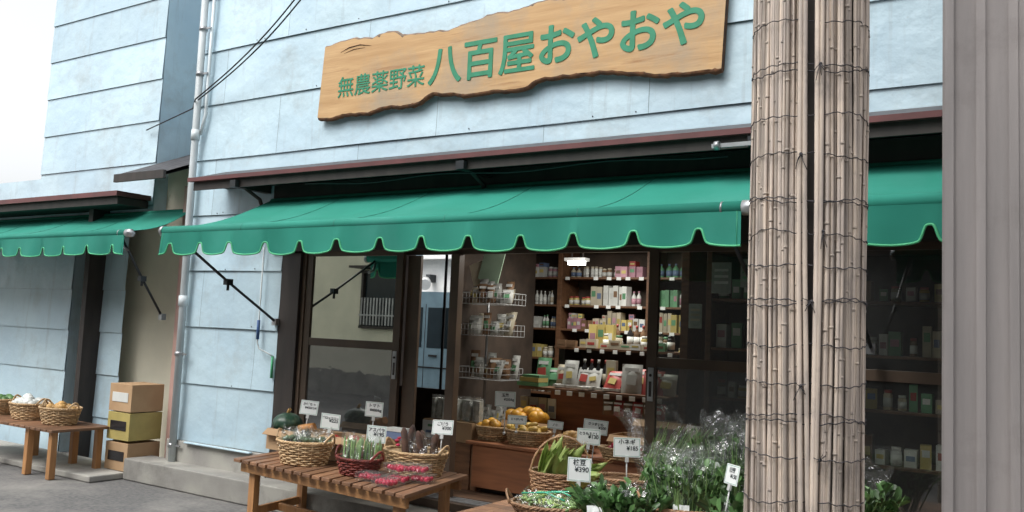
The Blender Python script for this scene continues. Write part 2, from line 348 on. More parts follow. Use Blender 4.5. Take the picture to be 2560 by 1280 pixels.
# ---------------------------------------------------------------- awning
def awning(name,x0,x1,yw,yf,zr,zb,period,phase,zbot=None):
    a=empty(name)
    b=B()
    def f(u,v):
        x=x0+(x1-x0)*u; y=yw+(yf-yw)*v; z=zr+(zb-zr)*v-.05*math.sin(math.pi*v)*(1+.15*math.sin(u*9))+.006*math.sin(x*4.5)*math.sin(math.pi*v)+.003*math.sin(x*13+v*3)*math.sin(math.pi*v)
        return(x,y,z)
    b.grid(f,80,12,M_green); b.grid(lambda u,v:tuple(Vector(f(u,v))-Vector((0,0,.004))),80,12,M_green)
    n=int((x1-x0)/1.15); MS=mat("awning_seam",(.022,.19,.14),rough=.8,rnd=0)
    for i in range(1,n+1):
        u=i/(n+1)
        b.tube([Vector(f(u,v/8))+Vector((0,0,.001)) for v in range(9)],.0025,MS,5)
    b.tube([(x0,yf,zb-.022),(x1,yf,zb-.022)],.036,M_green,16)
    for i in range(1,n+1):
        x=x0+(x1-x0)*i/(n+1); b.tube([(x-.003,yf,zb-.022),(x+.003,yf,zb-.022)],.0366,MS,16)
    zt=zb-.04; zl_=zbot
    def bz(x):
        d=((x-phase+period/2)%period)-period/2
        return zl_+.085/(1+(abs(d)/.031)**4.5)+.005*math.sin(x*3)+.005*math.cos(2*math.pi*(x-phase)/period)*(0 if abs(d)<.05 else 1)
    nx=int((x1-x0)/.006)
    def vy(x,v): return yf-.03+.014*v*math.sin(x*6.3)+.009*v*math.sin(x*17+1)
    b.grid(lambda u,v:(x0+(x1-x0)*u,vy(x0+(x1-x0)*u,v),zt+(bz(x0+(x1-x0)*u)-zt)*v),nx,5,M_green)
    b.tube([(x0+(x1-x0)*i/nx,vy(x0+(x1-x0)*i/nx,1)-.001,bz(x0+(x1-x0)*i/nx)+.001) for i in range(nx+1)],.0065,M_trim,5)
    for xx in (x1-.02,x0+.02): b.tube([(xx,vy(xx,.0)-.002,zt),(xx,vy(xx,1)-.002,zl_)],.0012,M_trim,4)
    b.done("canvas",a)
    b=B()
    b.tube([(x1,yf,zb-.022),(x1+.05,yf,zb-.022),(x1+.075,yf+.02,zb-.04)],[.040,.040,.02],M_metal,14)
    b.tube([(x0,yf,zb-.022),(x0-.03,yf,zb-.022)],.040,M_metal,14)
    b.tube([(x1-.11,yf,zb-.022),(x1-.10,yf,zb-.022)],.0375,M_metal,14)
    b.tube([(x0,yw,zr-.02),(x1,yw,zr-.02)],.03,M_green,12)
    for xx in (x0+.1,x1-.12):
        p=Vector((xx,yf+.02,zb-.05)); q=Vector((xx,-.03,1.54)); mid=(p+q)/2+Vector((0,0,-.01))
        b.tube([p,mid,q],.012,M_arm,8); b.box(mid,(.05,.06,.05),M_arm); b.tube([mid+Vector((0,0,-.07)),mid+Vector((0,0,.02))],.012,M_arm,6)
        b.box(q,(.05,.05,.06),M_metal)
        b.tube([(xx,yf,zb-.05),(xx,yf+.03,zb-.14),(xx,yf+.10,zb-.17)],.014,M_metal,8)
    b.done("arms",a)
    return a
awning("awning",-6.04,-1.42,-.07,-1.13,2.62,2.235,.358,-1.64,zbot=2.02)
awning("awning",-1.12,.9,-.07,-1.13,2.60,2.235,.358,-1.64,zbot=2.02)
b=B()
b.tube([(-6.13,-.05,2.2),(-6.13,-.055,1.35),(-6.11,-.05,1.30),(-5.98,-.05,1.26),(-5.95,-.03,1.24)],.007,M_pipe,6)
b.tube([(-6.13,-.055,1.55),(-6.13,-.055,1.38)],.014,mat("crank_blue",(.05,.12,.3),rnd=0),8)
b.tube([(-5.95,-.03,1.24),(-5.95,-.03,1.05)],.012,M_trim,8)
b.done("awning_crank")

# ---------------------------------------------------------------- cable
b=B()
for o in (0,.03):
    P=[]
    for i in range(21):
        t=i/20; P.append((-7.12+2.6*t,-.15-.2*t+o,3.63+1.75*t-.30*math.sin(math.pi*t)*.8-o*t*2))
    b.tube(P,.007,M_black,5)
b.tube([(-7.12,-.15,3.63),(-7.35,0,3.60),(-8.3,.15,3.5)],.007,M_black,5)
b.done("power_cable")

# ---------------------------------------------------------------- wicker baskets
def basket(c,rx,ry,h,m,name="wicker_basket",flare=1.25,handle=None,yaw=0,n=None):
    b=B(); cz=Vector(c); n=n or max(5,int(h/.013)); ns=26
    Rz=Matrix.Rotation(yaw,3,'Z')
    for k in range(n):
        t=k/(n-1); f=(1+(flare-1)*t)/flare
        pts=[]
        for i in range(ns*4):
            a=2*math.pi*i/(ns*4); w=.004*math.cos(ns*a/2*1+math.pi*k)
            pts.append(cz+Rz@Vector(((rx*f+w)*math.cos(a),(ry*f+w)*math.sin(a),.006+h*t+.003*math.sin(3*a+k))))
        b.tube(pts,h/n*.50,m,5,closed=True)
    for i in range(ns):
        a=2*math.pi*i/ns
        b.tube([cz+Rz@Vector((rx*(1/flare)*math.cos(a),ry*(1/flare)*math.sin(a),0)),cz+Rz@Vector((rx*math.cos(a),ry*math.sin(a),h))],.004,m,5)
    for ph in (0,1,2):
        pts=[]
        for i in range(90):
            a=2*math.pi*i/90; q=a*18+ph*2.09
            pts.append(cz+Rz@Vector(((rx+.007*math.cos(q))*math.cos(a),(ry+.007*math.cos(q))*math.sin(a),h+.004+.007*math.sin(q))))
        b.tube(pts,.0055,m,5,closed=True)
    b.lathe(cz+Vector((0,0,.004)),[(.01,0),(rx/flare*.99,0),(rx/flare*.985,.004)],m,24,1,ry/rx)
    b.lathe(cz,[(rx/flare*.95,.008),(rx*.965,h*.95),(rx*.95,h*.95),(rx/flare*.93,.012)],m,28,1,ry/rx,rot=Rz,rnd=.05)
    if handle=='ears':
        for s in(-1,1):
            for o in(0,.008): b.tube([cz+Rz@Vector((s*(rx+.03*math.sin(math.pi*t/10)),(-.06+.12*t/10),h+.06*math.sin(math.pi*t/10)+o)) for t in range(11)],.006,m,6)
    if handle=='arch':
        for o in(-.012,0,.012): b.tube([cz+Rz@Vector((rx*math.cos(math.pi*t/16),o,h*.8+.26*math.sin(math.pi*t/16))) for t in range(17)],.007,m,6)
    return b.done(name)
def card(c,lines,yaw=.5,w=.135,h=.10,stand=.1,name="price_card",tilt=0):
    b=B()
    b.box((0,0,0),(w,.003,h),M_card); 
    for s in(-1,1):
        b.box((0,-.0017,s*(h/2-.006)),(w-.01,.0012,.0018),M_inkg); b.box((s*(w/2-.006),-.0017,0),(.0018,.0012,h-.0145),M_inkg)
    b.box((0,-.001,-h/2-.012),(.022,.012,.035),M_white); b.tube([(0,.002,-h/2-.02),(0,.004,-h/2-stand)],.004,M_white,6)
    b.ball((0,.0,-h/2-stand),.012,M_white,8)
    o=b.done(name); o.location=c; o.rotation_euler=(tilt,U(-.08,.08),yaw)
    z=h/2-.038
    for i,(t,s,al) in enumerate(lines):
        text(t,s,({'C':0,'L':-w/2+.012,'R':w/2-.012}[al],-.0028,z),o,M_ink,offset=.0006,ext=.0004,align={'C':'CENTER','L':'LEFT','R':'RIGHT'}[al],name="handwriting"); z-=s*1.05
    return o

# ---------------------------------------------------------------- table
tz=.54
FL,FR,BL,BR=Vector((-5.22,-1.00)),Vector((-3.42,-1.20)),Vector((-5.34,-.20)),Vector((-3.60,-.30))
def T(u,v): return (FL*(1-u)+FR*u)*(1-v)+(BL*(1-u)+BR*u)*v
b=B(); n=18
def slab(u0,u1,v0,v1,z0,z1,m): b.hexa([T(u0,v0),T(u1,v0),T(u1,v1),T(u0,v1)],z0,z1,m)
for i in range(n):
    e=U(-.006,.006); dz=U(-.002,.002)
    slab((i+.1)/n,(i+.9)/n,e,1+e,tz-.024+dz,tz+dz,M_table)
for v in(.07,.90): slab(.02,.98,v,v+.04,tz-.098,tz-.027,M_leg)
for u in(.06,.90):
    for v in(.10,.80): slab(u,u+.038,v+.012,v+.092,0.005,tz-.028,M_leg)
    slab(u+.01,u+.028,.20,.80,.13,.19,M_leg); slab(u+.01,u+.028,.12,.89,tz-.095,tz-.03,M_leg)
slab(.075,.915,.48,.52,.125,.18,M_leg)
b.done("wooden_table",bevel=.004)

def bag(b,c,rx,ry,h,amp=.02,top=.5,yaw=0,seg=20,nz=9,lean=(0,0)):
    s0=U(0,99); Rz=Matrix.Rotation(yaw,3,'Z')
    def f(u,v):
        a=2*math.pi*u; t=1-(1-top)*v**2
        k=1+amp/max(rx,.01)*(noise.noise(Vector((math.cos(a)*2,math.sin(a)*2,v*4+s0)))*1.6+abs(noise.noise(Vector((math.cos(a)*5,math.sin(a)*5,v*6+s0))))*1.0)
        return Vector(c)+Rz@Vector((rx*k*t*math.cos(a)+lean[0]*v,ry*k*t*math.sin(a)+lean[1]*v,h*v+amp*2*noise.noise(Vector((math.cos(a)*2,math.sin(a)*2+s0,v*2)))))
    b.grid(f,seg,nz,M_bag,smooth=True)
def leaf(b,p,d,L,w,m=None,droop=.3):
    p=Vector(p); d=Vector(d).normalized(); s=d.cross(Vector((0,0,1)));
    if s.length<.1: s=Vector((1,0,0))
    s.normalize(); s=(Matrix.Rotation(U(-1.2,1.2),3,d)@s)
    q1=p+d*L*.35+Vector((0,0,-droop*L*.05)); q2=p+d*L*.75+Vector((0,0,-droop*L*.3)); q3=p+d*L+Vector((0,0,-droop*L*.6))
    n=s.cross(d)*w*.25
    V=[p,q1-s*w/2+n,q1,q1+s*w/2+n,q2-s*w*.42+n,q2,q2+s*w*.42+n,q3]
    v=[b.bm.verts.new(x) for x in V]
    fs=[b.bm.faces.new([v[i] for i in q]) for q in((0,2,1),(0,3,2),(1,2,5,4),(2,3,6,5),(4,5,7),(5,6,7))]
    b.tag(fs,m or M_leaf,True)

# items on the table
basket((-4.70,-.80,tz+.003),.215,.17,.155,M_wick,handle='ears',yaw=.1)
b=B(); MB=mat("broccoli",(.09,.15,.08),(.14,.20,.13),rough=.8,rnd=.4)
for _ in range(6):
    c=Vector((-4.70+U(-.12,.12),-.80+U(-.08,.08),tz+.15+U(0,.02)))
    for _ in range(14): b.ball(c+Vector((U(-.04,.04),U(-.04,.04),U(0,.03))),U(.012,.022),MB,7)
    bag(b,c-Vector((0,0,.03)),.065,.055,.12,.03,.7,U(0,3))
b.done("bagged_broccoli")
basket((-4.12,-.86,tz+.003),.175,.13,.105,M_wickr,yaw=-.1,handle='ears')
b=B()
for k in range(4):
    c=Vector((-4.23+k*.075,-.86+U(-.02,.02),tz+.02))
    for _ in range(9):
        x=U(-.022,.022); y=U(-.03,.03); p=c+Vector((x,y,0)); q=p+Vector((x*.5,y*.4+.02,U(.17,.21)))
        b.tube([p,(p+q)/2,q,q+Vector((0,0,.02))],[.006,.006,.007,.001],M_stem,6); 
    bag(b,c,.045,.045,.25,.02,.8)
b.done("bagged_asparagus")
basket((-3.88,-.55,tz+.003),.245,.18,.15,M_wick,handle='ears',yaw=-.05)
b=B()
for k in range(9):
    c=Vector((-3.98+k*.028+U(-.02,.02),-.55+U(-.07,.07),tz+.06)); q=c+Vector((U(-.07,.07)+.02,U(-.05,.06),U(.17,.24)))
    b.tube([c,(c*.6+q*.4),q,q+(q-c)*.12],[.02,.026,.022,.008],M_root,8)
for k in range(4):
    c=Vector((-4.04+U(-.03,.04),-.55+U(-.06,.06),tz+.18+.015*k)); b.ball(c,.018,M_rad,8,sz=.6)
for k in range(3): bag(b,(-3.95+.09*k,-.55,tz+.06),.05,.06,.22,.02,.7)
b.done("bagged_burdock")
def radish_pack(c,yaw):
    b=B(); Rz=Matrix.Rotation(yaw,3,'Z')
    for i in range(4):
        for j in range(3):
            b.ball(Vector(c)+Rz@Vector((-.048+.032*i,-.03+.03*j,.022+U(0,.006))),.0175,M_rad,9)
    b.box(Vector(c)+Vector((0,0,.025)),(.155,.115,.05),M_bag,rot=Rz); b.box(Vector(c)+Vector((0,0,.052)),(.165,.125,.003),M_bag,rot=Rz)
    b.done("radish_pack")
radish_pack((-3.90,-.99,tz+.006),.1); radish_pack((-3.72,-.92,tz+.006),.25); radish_pack((-3.70,-1.06,tz+.006),-.1);radish_pack((-3.78,-.86,tz+.062),-.2); radish_pack((-3.66,-.80,tz+.062),.3); radish_pack((-3.62,-.80,tz+.006),.2)
def carton(c,sx,sy,h,name="cardboard_box",yaw=0,m=None):
    b=B(); m=m or M_box; Rz=Matrix.Rotation(yaw,3,'Z'); c=Vector(c)
    b.box(c+Vector((0,0,.003)),(sx,sy,.005),m,rot=Rz)
    for s in(-1,1):
        b.box(c+Rz@Vector((s*sx/2,0,h/2)),(.006,sy,h),m,rot=Rz); b.box(c+Rz@Vector((0,s*(sy/2),h/2)),(sx-.007,.006,h),m,rot=Rz)
        b.box(c+Rz@Vector((0,s*(sy/2+.03),h-.02)),(sx-.02,.004,.07),m,rot=Rz@Matrix.Rotation(s*.9,3,'X'))
    return b.done(name)
carton((-5.14,-.38,tz+.004),.56,.28,.16,yaw=-.04); carton((-4.54,-.42,tz+.004),.56,.28,.17,yaw=-.04)
b=B(); b.ball((-5.36,-.36,tz+.20),.115,M_pump,40,sz=.72,fn=lambda t,z:1+.05*abs(math.sin(5*t))); b.tube([(-5.36,-.36,tz+.275),(-5.355,-.36,tz+.30),(-5.34,-.36,tz+.31)],[.016,.012,.014],M_yel,8)
b.done("kabocha_pumpkin")
b=B(); MQ=mat("squash",(.60,.27,.08),rough=.5)
for k in range(3): b.ball((-5.20+.1*k,-.38+U(-.04,.04),tz+.09),.06,M_pump if k else MQ,20,sz=.7)
b.tube([(-5.17,-.40,tz+.16),(-5.05,-.37,tz+.20)],[.045,.03],MQ,12)
b.done("squash_pile")
b=B(); MT=mat("tomato",(.5,.06,.04),rough=.25)
for k in range(10): b.ball((-4.76+.05*k,-.42+U(-.06,.06),tz+.13+U(0,.03)),.035,MT,12,sz=.85)
b.done("tomato_pile")
b=B(); b.box((-4.30,-.24,tz+.20),(.2,.12,.05),GOODS[6]); b.box((-4.32,-.24,tz+.24),(.18,.12,.02),GOODS[0]); b.box((-4.3,-.24,tz+.09),(.2,.14,.16),GOODS[4]); b.done("produce_tray")
card((-5.13,-.36,.88),[("かぼちゃ",.026,'C'),("¥450/1/4",.026,'R')],.45,tilt=-.2,w=.145,h=.11)
card((-4.66,-.6,.83),[("ブロッコリー",.021,'C'),("¥225",.034,'R')],.45,stand=.09,w=.145,h=.11)
card((-4.48,-.33,.92),[("トマト",.030,'C'),("¥400/kg",.027,'R')],.5,stand=.12,h=.11)
card((-4.05,-.78,.81),[("アスパラ",.029,'C'),("¥195",.036,'R')],.5,stand=.12,h=.115)
card((-3.70,-.5,.872),[("ごぼう",.028,'C'),("¥300",.032,'R')],.35,stand=.12,tilt=-.25,w=.15)

# ---------------------------------------------------------------- counter & things on it
b=B()
b.bb(-4.06,-2.30,.38,.42,.32,.645,M_counter); b.bb(-4.12,-2.25,.36,1.15,.648,.672,M_counter)
b.bb(-4.10,-4.04,.42,1.1,.28,.648,M_shelf); b.bb(-2.33,-2.28,.42,1.1,.28,.648,M_shelf); b.bb(-4.0,-2.35,.44,.5,.28,.33,M_dark)
b.done("display_counter",bevel=.004)
def fruit(c,n,rx,ry,r,m,name,elong=1):
    b=B()
    for i in range(n):
        a=U(0,6.28); q=math.sqrt(R()); z=U(0,.05)*(1.4-q)
        if elong>1: b.ball((c[0]+rx*q*math.cos(a),c[1]+ry*q*math.sin(a),c[2]+z),r,m,10,sz=elong,rot=Matrix.Rotation(U(0,6.28),3,'Z')@Matrix.Rotation(U(1,1.6),3,'X'))
        else: b.ball((c[0]+rx*q*math.cos(a),c[1]+ry*q*math.sin(a),c[2]+z),r*U(.9,1.1),m,14,sz=.93)
    return b.done(name)
cz=.674
basket((-4.00,.56,cz),.14,.11,.10,M_wick); fruit((-4.0,.56,cz+.10),14,.10,.08,.036,M_orange,"loquat_pile")
basket((-3.66,.55,cz),.19,.13,.10,M_wick); fruit((-3.66,.55,cz+.105),26,.15,.10,.024,mat("banana",(.60,.42,.10),(.46,.29,.07),rough=.5,rnd=.3),"potato_pile",1.9)
fruit((-3.80,.78,cz+.18),16,.18,.07,.055,M_orange,"orange_pile"); carton((-3.78,.80,cz),.46,.18,.15)
basket((-3.22,.55,cz),.16,.12,.09,M_wick); fruit((-3.22,.55,cz+.08),12,.1,.07,.04,M_yel,"onion_pile")
carton((-2.72,.64,cz),.44,.24,.15); carton((-2.62,.86,cz+.002),.5,.12,.25)
basket((-2.75,.40,cz+.0),.2,.10,.07,M_wick); fruit((-2.75,.40,cz+.06),14,.13,.06,.022,M_rad,"plum_pile")
b=B()
for k in range(9): 
    c=(-4.60+.055*k,.62+U(-.04,.04),.80); b.box((c[0],c[1],c[2]+.08),(.04,.06,.17),M_pack,rz=U(-.3,.3)); bag(b,c,.035,.04,.19,.01,.9)
b.done("bagged_dry_food")
b=B(); b.bb(-4.66,-4.16,.5,.78,.63,.79,M_box); b.bb(-4.66,-4.42,.49,.497,.64,.78,M_white); b.bb(-4.62,-4.45,.484,.489,.68,.70,GOODS[6]); b.bb(-4.60,-4.5,.484,.489,.73,.75,GOODS[1]); b.bb(-4.7,-4.14,.46,.80,.27,.627,M_shelf); b.done("packing_crate")
card((-3.72,.30,1.03),[("玉葱",.028,'C'),("¥250/kg",.024,'R')],.4,w=.16,h=.115,stand=.2)
card((-3.68,.42,.87),[("じゃがいも",.02,'C')],.4,w=.15,h=.07,stand=.06,tilt=-.3)
card((-3.35,.44,.86),[("人参",.02,'C')],.4,w=.12,h=.06,stand=.06,tilt=-.3)
card((-2.86,.15,.91),[("さつまいも",.022,'C'),("¥200",.026,'R')],.4,w=.17,h=.10,stand=.2,tilt=-.1)

# centre display stand
b=B()
b.bb(-3.95,-2.62,.85,1.4,1.08,1.105,M_shelf); b.bb(-3.70,-2.75,.95,1.38,.67,1.08,M_counter)
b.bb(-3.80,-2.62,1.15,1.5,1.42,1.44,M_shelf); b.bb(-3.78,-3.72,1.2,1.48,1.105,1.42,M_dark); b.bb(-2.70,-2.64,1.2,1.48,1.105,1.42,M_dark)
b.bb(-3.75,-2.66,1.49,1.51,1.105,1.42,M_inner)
b.bb(-2.52,-2.46,.8,1.5,.27,2.4,M_shelf)
for k in range(9): b.bb(-3.6+.11*k,-3.55+.11*k,.845,.849,1.055,1.09,M_card)
for k in range(8): b.bb(-3.6+.12*k,-3.56+.12*k,1.145,1.149,1.40,1.43,M_card)
b.done("display_stand",bevel=.003)
def bottle(b,x,y,z,h,r,m,cap=None,lab=None):
    b.lathe((x,y,z),[(r*.9,0),(r,.01),(r,h*.62),(r*.9,h*.68),(r*.35,h*.82),(r*.35,h*.88)],m,12)
    b.lathe((x,y,z+h*.88),[(r*.42,0),(r*.42,h*.12)],cap or M_white,10)
    if lab: b.lathe((x,y,z+h*.15),[(r*1.03,0),(r*1.03,h*.38)],lab,12)
def jar(b,x,y,z,h,r,m,cap=None,lab=None):
    b.lathe((x,y,z),[(r*.9,0),(r,.008),(r,h*.75),(r*.8,h*.84)],m,12); b.lathe((x,y,z+h*.84),[(r*.88,0),(r*.88,h*.16)],cap or M_white,12)
    if lab: b.lathe((x,y,z+h*.15),[(r*1.03,0),(r*1.03,h*.45)],lab,12)
def pack(b,x,y,z,w,d,h,m,label=True,rz=None):
    rz=U(-.15,.15) if rz is None else rz; Rz=Matrix.Rotation(rz,3,'Z')
    b.box((x,y,z+h/2),(w,d,h),m,rot=Rz)
    if label:
        c=Vector((x,y,z+h*U(.45,.65)))+Rz@Vector((0,-d/2-.001,0)); b.box(c,(w*.7,.002,h*.3),random.choice(GOODS[:7]),rot=Rz)
def pouch(b,x,y,z,w,h,m,lab,tilt=.35,rz=0,band=True):
    M=Matrix.Rotation(rz,3,'Z')@Matrix.Rotation(-tilt,3,'X')
    def f(sg): return lambda u,v: Vector((x,y,z))+M@Vector(((u-.5)*w,sg*.025*math.sin(math.pi*u)*math.sin(math.pi*v)+.006*noise.noise(Vector((u*6,v*6,x*9))),v*h))
    b.grid(f(-1),8,8,m); b.grid(f(1),8,8,m)
    c=Vector((x,y,z))+M@Vector((0,-.025,h*.45)); b.box(c,(w*U(.4,.6),.004,h*U(.2,.35)),lab,rot=M@Matrix.Rotation(U(-.2,.2),3,'Y'))
    if band: c=Vector((x,y,z))+M@Vector((0,-.018,h*.8)); b.box(c,(w*.7,.004,h*.12),M_white,rot=M)
b=B()
for k in range(6): pouch(b,-3.14+k*.09,.92+.04*(k%2),1.107,.16,U(.17,.23),GOODS[5] if k%3!=2 else GOODS[0],GOODS[random.choice([7,0,3])],rz=U(-.2,.3),tilt=U(.2,.6))
for k in range(6): pouch(b,-3.84+k*.09,1.05+U(-.03,.05),1.107,.13,U(.15,.24),random.choice([GOODS[7],GOODS[0],GOODS[1],GOODS[0]]),random.choice([GOODS[1],GOODS[3],GOODS[5]]),tilt=U(.05,.4),rz=U(-.2,.2))
pack(b,-3.86,.92,1.107,.22,.14,.03,GOODS[1],False); pack(b,-3.85,.92,1.14,.2,.13,.035,GOODS[3],False); pack(b,-3.84,.93,1.177,.18,.13,.02,GOODS[1],False)
for k in range(5): bottle(b,-3.50+k*.065,1.16,1.107,.24,.03,GOODS[8],GOODS[5] if k%2 else GOODS[0],GOODS[7] if k%2 else None)
for k in range(12): b.box((-3.62+k*.045,.92+U(-.03,.03),1.125),(.16,.05,.02),GOODS[0],rz=U(-1,.2))
pack(b,-3.22,1.1,1.107,.10,.03,.24,GOODS[7],rz=-.2)
for k in range(6): pouch(b,-3.12+k*.085,.86,.93,.10,.12,GOODS[5] if k%2 else GOODS[4],GOODS[0],tilt=.1,rz=U(-.2,.2))
for k in range(4): pack(b,-3.95+.09*k,.97,.85,.08,.05,.16,random.choice([GOODS[7],GOODS[0],M_pack]))
b.done("packaged_food")
b=B()
for k in range(15):
    x=-3.55+k*.06; 
    if k<3: pack(b,-3.50+k*.08,1.3,1.44,.07,.06,.2,GOODS[3])
    elif R()<.5: jar(b,x,1.26+U(-.03,.03),1.44,U(.11,.15),.03,GOODS[random.choice([4,7,8,3])],GOODS[random.choice([0,1,8])],GOODS[0])
    else: bottle(b,x,1.36,1.44,U(.16,.22),.025,GOODS[random.choice([4,8])],GOODS[5],GOODS[0])
for k in range(10): pack(b,-3.74+k*.1,1.18+U(-.02,.03),1.44,U(.06,.1),.05,U(.04,.08),GOODS[random.choice([0,4,7,1])])
b.done("jarred_food")

# back shelves
b=B(); by=2.35
rows=[.95,1.30,1.60,1.84,2.12,2.42]
for z in rows: b.bb(-5.25,-2.4,by,2.70,z-.02,z,M_shelf)
for x in(-4.48,-3.50,-2.42): b.bb(x,x+.05,by-.01,2.70,.27,2.6,M_shelf)
b.bb(-5.25,-2.4,by-.005,by+.02,2.43,2.6,M_shelf)
for z in rows[:-1]:
    for k in range(16):
        if R()<.6: x=-4.4+k*.115+U(-.02,.02); b.bb(x,x+.05,by-.006,by-.002,z-.03,z+.002,M_card)
b.done("wall_shelf",bevel=.003)
b=B()
for r,z in enumerate(rows[:-1]):
    for x0,x1 in((-5.22,-4.5),(-4.4,-3.53),(-3.43,-2.45)):
        x=x0+.03
        while x<x1-.04:
            kind=random.choice("bjjpp") ; m=random.choice([GOODS[0],GOODS[0],GOODS[1],GOODS[7],GOODS[2],GOODS[3],GOODS[4],GOODS[7]])
            nrep=random.randint(2,5); hmax=.26 if r!=3 else .2; h=U(.09,min(.2,hmax)); w=U(.04,.075); 
            if r==3 and x0<-4.5 : kind='b'; h=.14; w=.045; m=GOODS[0]
            if r==4: h=min(h,.14)
            lab=random.choice(GOODS[:8])
            for _ in range(nrep):
                if x>x1-.04: break
                yy=by+.08+U(-.02,.05); hh=h*U(.93,1.05)
                if kind=='b': bottle(b,x,yy,z,hh,w*.42,m,lab,lab)
                elif kind=='j': jar(b,x,yy,z,hh*.8,w*.45,m,lab,GOODS[0])
                else:
                    pack(b,x,yy,z,w*.92,.1,hh,m,rz=U(-.08,.08))
                    if R()<.3 and hh<.14: pack(b,x,yy,z+hh+.001,w*.9,.09,U(.03,.06),random.choice(GOODS[:8]),rz=U(-.3,.3))
                x+=w
            x+=U(0,.012)
b.done("shelf_goods")

# wire rack
b=B(); x0,x1=-4.68,-4.20; ya,yb=.95,1.3; MW=mat("wire_white",(.40,.41,.41),rough=.5)
b.tube([(-4.5,1.15,.27),(-4.5,1.15,2.3)],.012,M_metal,8)
for z in(.70,1.12,1.50,1.78):
    for zz in(z,z+.05,z+.1): b.tube([(x0,ya,zz),(x1,ya,zz),(x1,yb,zz),(x0,yb,zz)],.0025,MW,5,closed=True)
    for i in range(14):
        x=x0+(x1-x0)*i/13; b.tube([(x,ya,z+.1),(x,ya,z),(x,yb,z),(x,yb,z+.1)],.0018,MW,4)
b.done("wire_rack")
b=B()
for z in(.70,1.12,1.50,1.78):
    for k in range(11): pouch(b,x0+.04+k*.042,1.00+U(0,.2),z+.01,U(.07,.12),U(.12,.24),random.choice([GOODS[7],GOODS[0],GOODS[4],M_pack,M_pack]),random.choice(GOODS[:5]),tilt=U(0,.4),rz=U(-.4,.4))
b.box((-4.45,1.1,2.12),(.22,.01,.28),mat("poster",(.25,.34,.25)),rot=Matrix.Rotation(.25,3,'Y')); b.box((-4.6,1.12,2.06),(.16,.01,.2),GOODS[7],rot=Matrix.Rotation(-.3,3,'Y'))
b.done("rack_packets")
# shelves behind the right door
b=B(); sy=.70
for z in(.8,1.15,1.5,1.85,2.2): b.bb(-2.25,-.2,sy,sy+.35,z-.02,z,M_shelf)
for x in(-2.28,-1.5,-.2): b.bb(x,x+.04,sy-.02,sy+.36,.27,2.5,M_shelf)
b.bb(-2.3,-.2,sy+.37,sy+.39,.27,2.5,M_inner)
b.done("side_shelf",bevel=.003)
b=B()
for z in(.8,1.15,1.5,1.85,2.2):
    x=-2.18
    while x<-.25:
        m=random.choice([GOODS[0],GOODS[7],GOODS[3],GOODS[4],GOODS[1],GOODS[0]]); w=U(.05,.09)
        if R()<.5: jar(b,x,sy+.07,z,U(.08,.13),w*.42,m,random.choice([GOODS[5],GOODS[0]]),GOODS[0])
        else: pack(b,x,sy+.08,z,w*.9,.08,U(.08,.2),m)
        x+=w+U(0,.03)
b.done("side_shelf_goods")
b=B(); MP=mat("old_poster",(.34,.37,.34),(.28,.30,.28),scale=30)
for (x,z,w,h,m) in((-1.95,1.95,.13,.20,GOODS[0]),(-1.78,1.98,.09,.18,GOODS[1]),(-1.62,1.9,.12,.2,GOODS[7]),(-2.12,1.7,.09,.16,GOODS[7]),(-1.5,1.65,.08,.2,GOODS[0])):
    b.bb(x-w/2,x+w/2,.065,.068,z-h/2,z+h/2,MP)
    for k in range(3): b.bb(x-w*.35,x+w*.35,.0625,.0645,z+h*(.25-.2*k)-.008,z+h*(.25-.2*k)+.008,m)
b.done("window_notice")

# ---------------------------------------------------------------- right-hand produce
b=B(); bz_=.50
for i in range(11): b.box((-2.45,-1.18+.1*i,bz_-.012),(1.2,.09,.02),M_table)
for i in range(11): b.box((-1.22,-1.18+.1*i,bz_-.012),(1.2,.09,.02),M_table)
for x in(-3.0,-1.83,-.70):
    for y in(-1.14,-.28): b.box((x,y,.235),(.06,.06,.47),M_leg)
b.bb(-3.03,-.66,-1.20,-1.172,.40,.475,M_leg)
b.done("produce_bench",bevel=.004)
basket((-2.78,-.45,bz_+.003),.20,.17,.17,M_wickd,handle='arch',yaw=.55,flare=1.15)
b=B()
cobs=[((-2.90,-.50,.62),(.45,-.05,.85),.27),((-2.84,-.54,.62),(.38,-.1,.9),.29),((-2.80,-.48,.63),(.62,.0,.75),.28),((-2.76,-.54,.60),(.25,-.1,.95),.24),((-2.72,-.46,.60),(.8,.1,.55),.27),((-2.88,-.42,.62),(.1,.0,1),.22),((-2.70,-.52,.60),(.95,-.05,.45),.24)]
for c,d,Lc in cobs:
    c=Vector(c); d=Vector(d).normalized()
    q=[c+d*Lc*t for t in(0,.2,.5,.78,1,1.12)]
    b.tube(q,[.024,.040,.041,.030,.014,.003],M_corn,12)
    for j in range(6): leaf(b,q[0]+Vector((U(-.02,.02),U(-.03,.01),0)),d+Vector((U(-.25,.25),U(-.3,.1),0)),Lc*1.05,.05,M_corn,.15)
    for j in range(8): b.tube([q[4],q[5]+Vector((U(-.03,.03),U(-.03,.03),U(0,.03)))],.001,M_yel,3)
b.done("corn_cobs")
basket((-2.52,-.98,bz_+.003),.25,.18,.08,M_wickd,yaw=.4,handle='ears')
b=B()
for k in range(170):
    c=Vector((-2.52+U(-.18,.18),-.98+U(-.12,.12),bz_+.08+U(0,.04))); d=Vector((U(-1,1),U(-1,1),U(-.2,.3))).normalized()
    b.tube([c-d*.03,c-d*.012,c+d*.012,c+d*.03],[.002,.009,.009,.002],M_stem if k%2 else M_corn,6)
for k in range(4): bag(b,(-2.66+.09*k,-.98,bz_+.07),.08,.12,.07,.03,.6)
gc=mat("green_film",(.05,.40,.25),rough=.25)
for k in range(3): b.tube([(-2.68+.05*k,-1.08+.08*k,bz_+.14),(-2.56+.06*k,-1.02+.08*k,bz_+.15),(-2.40,-1.08+.12*k,bz_+.135)],.005,gc,5)
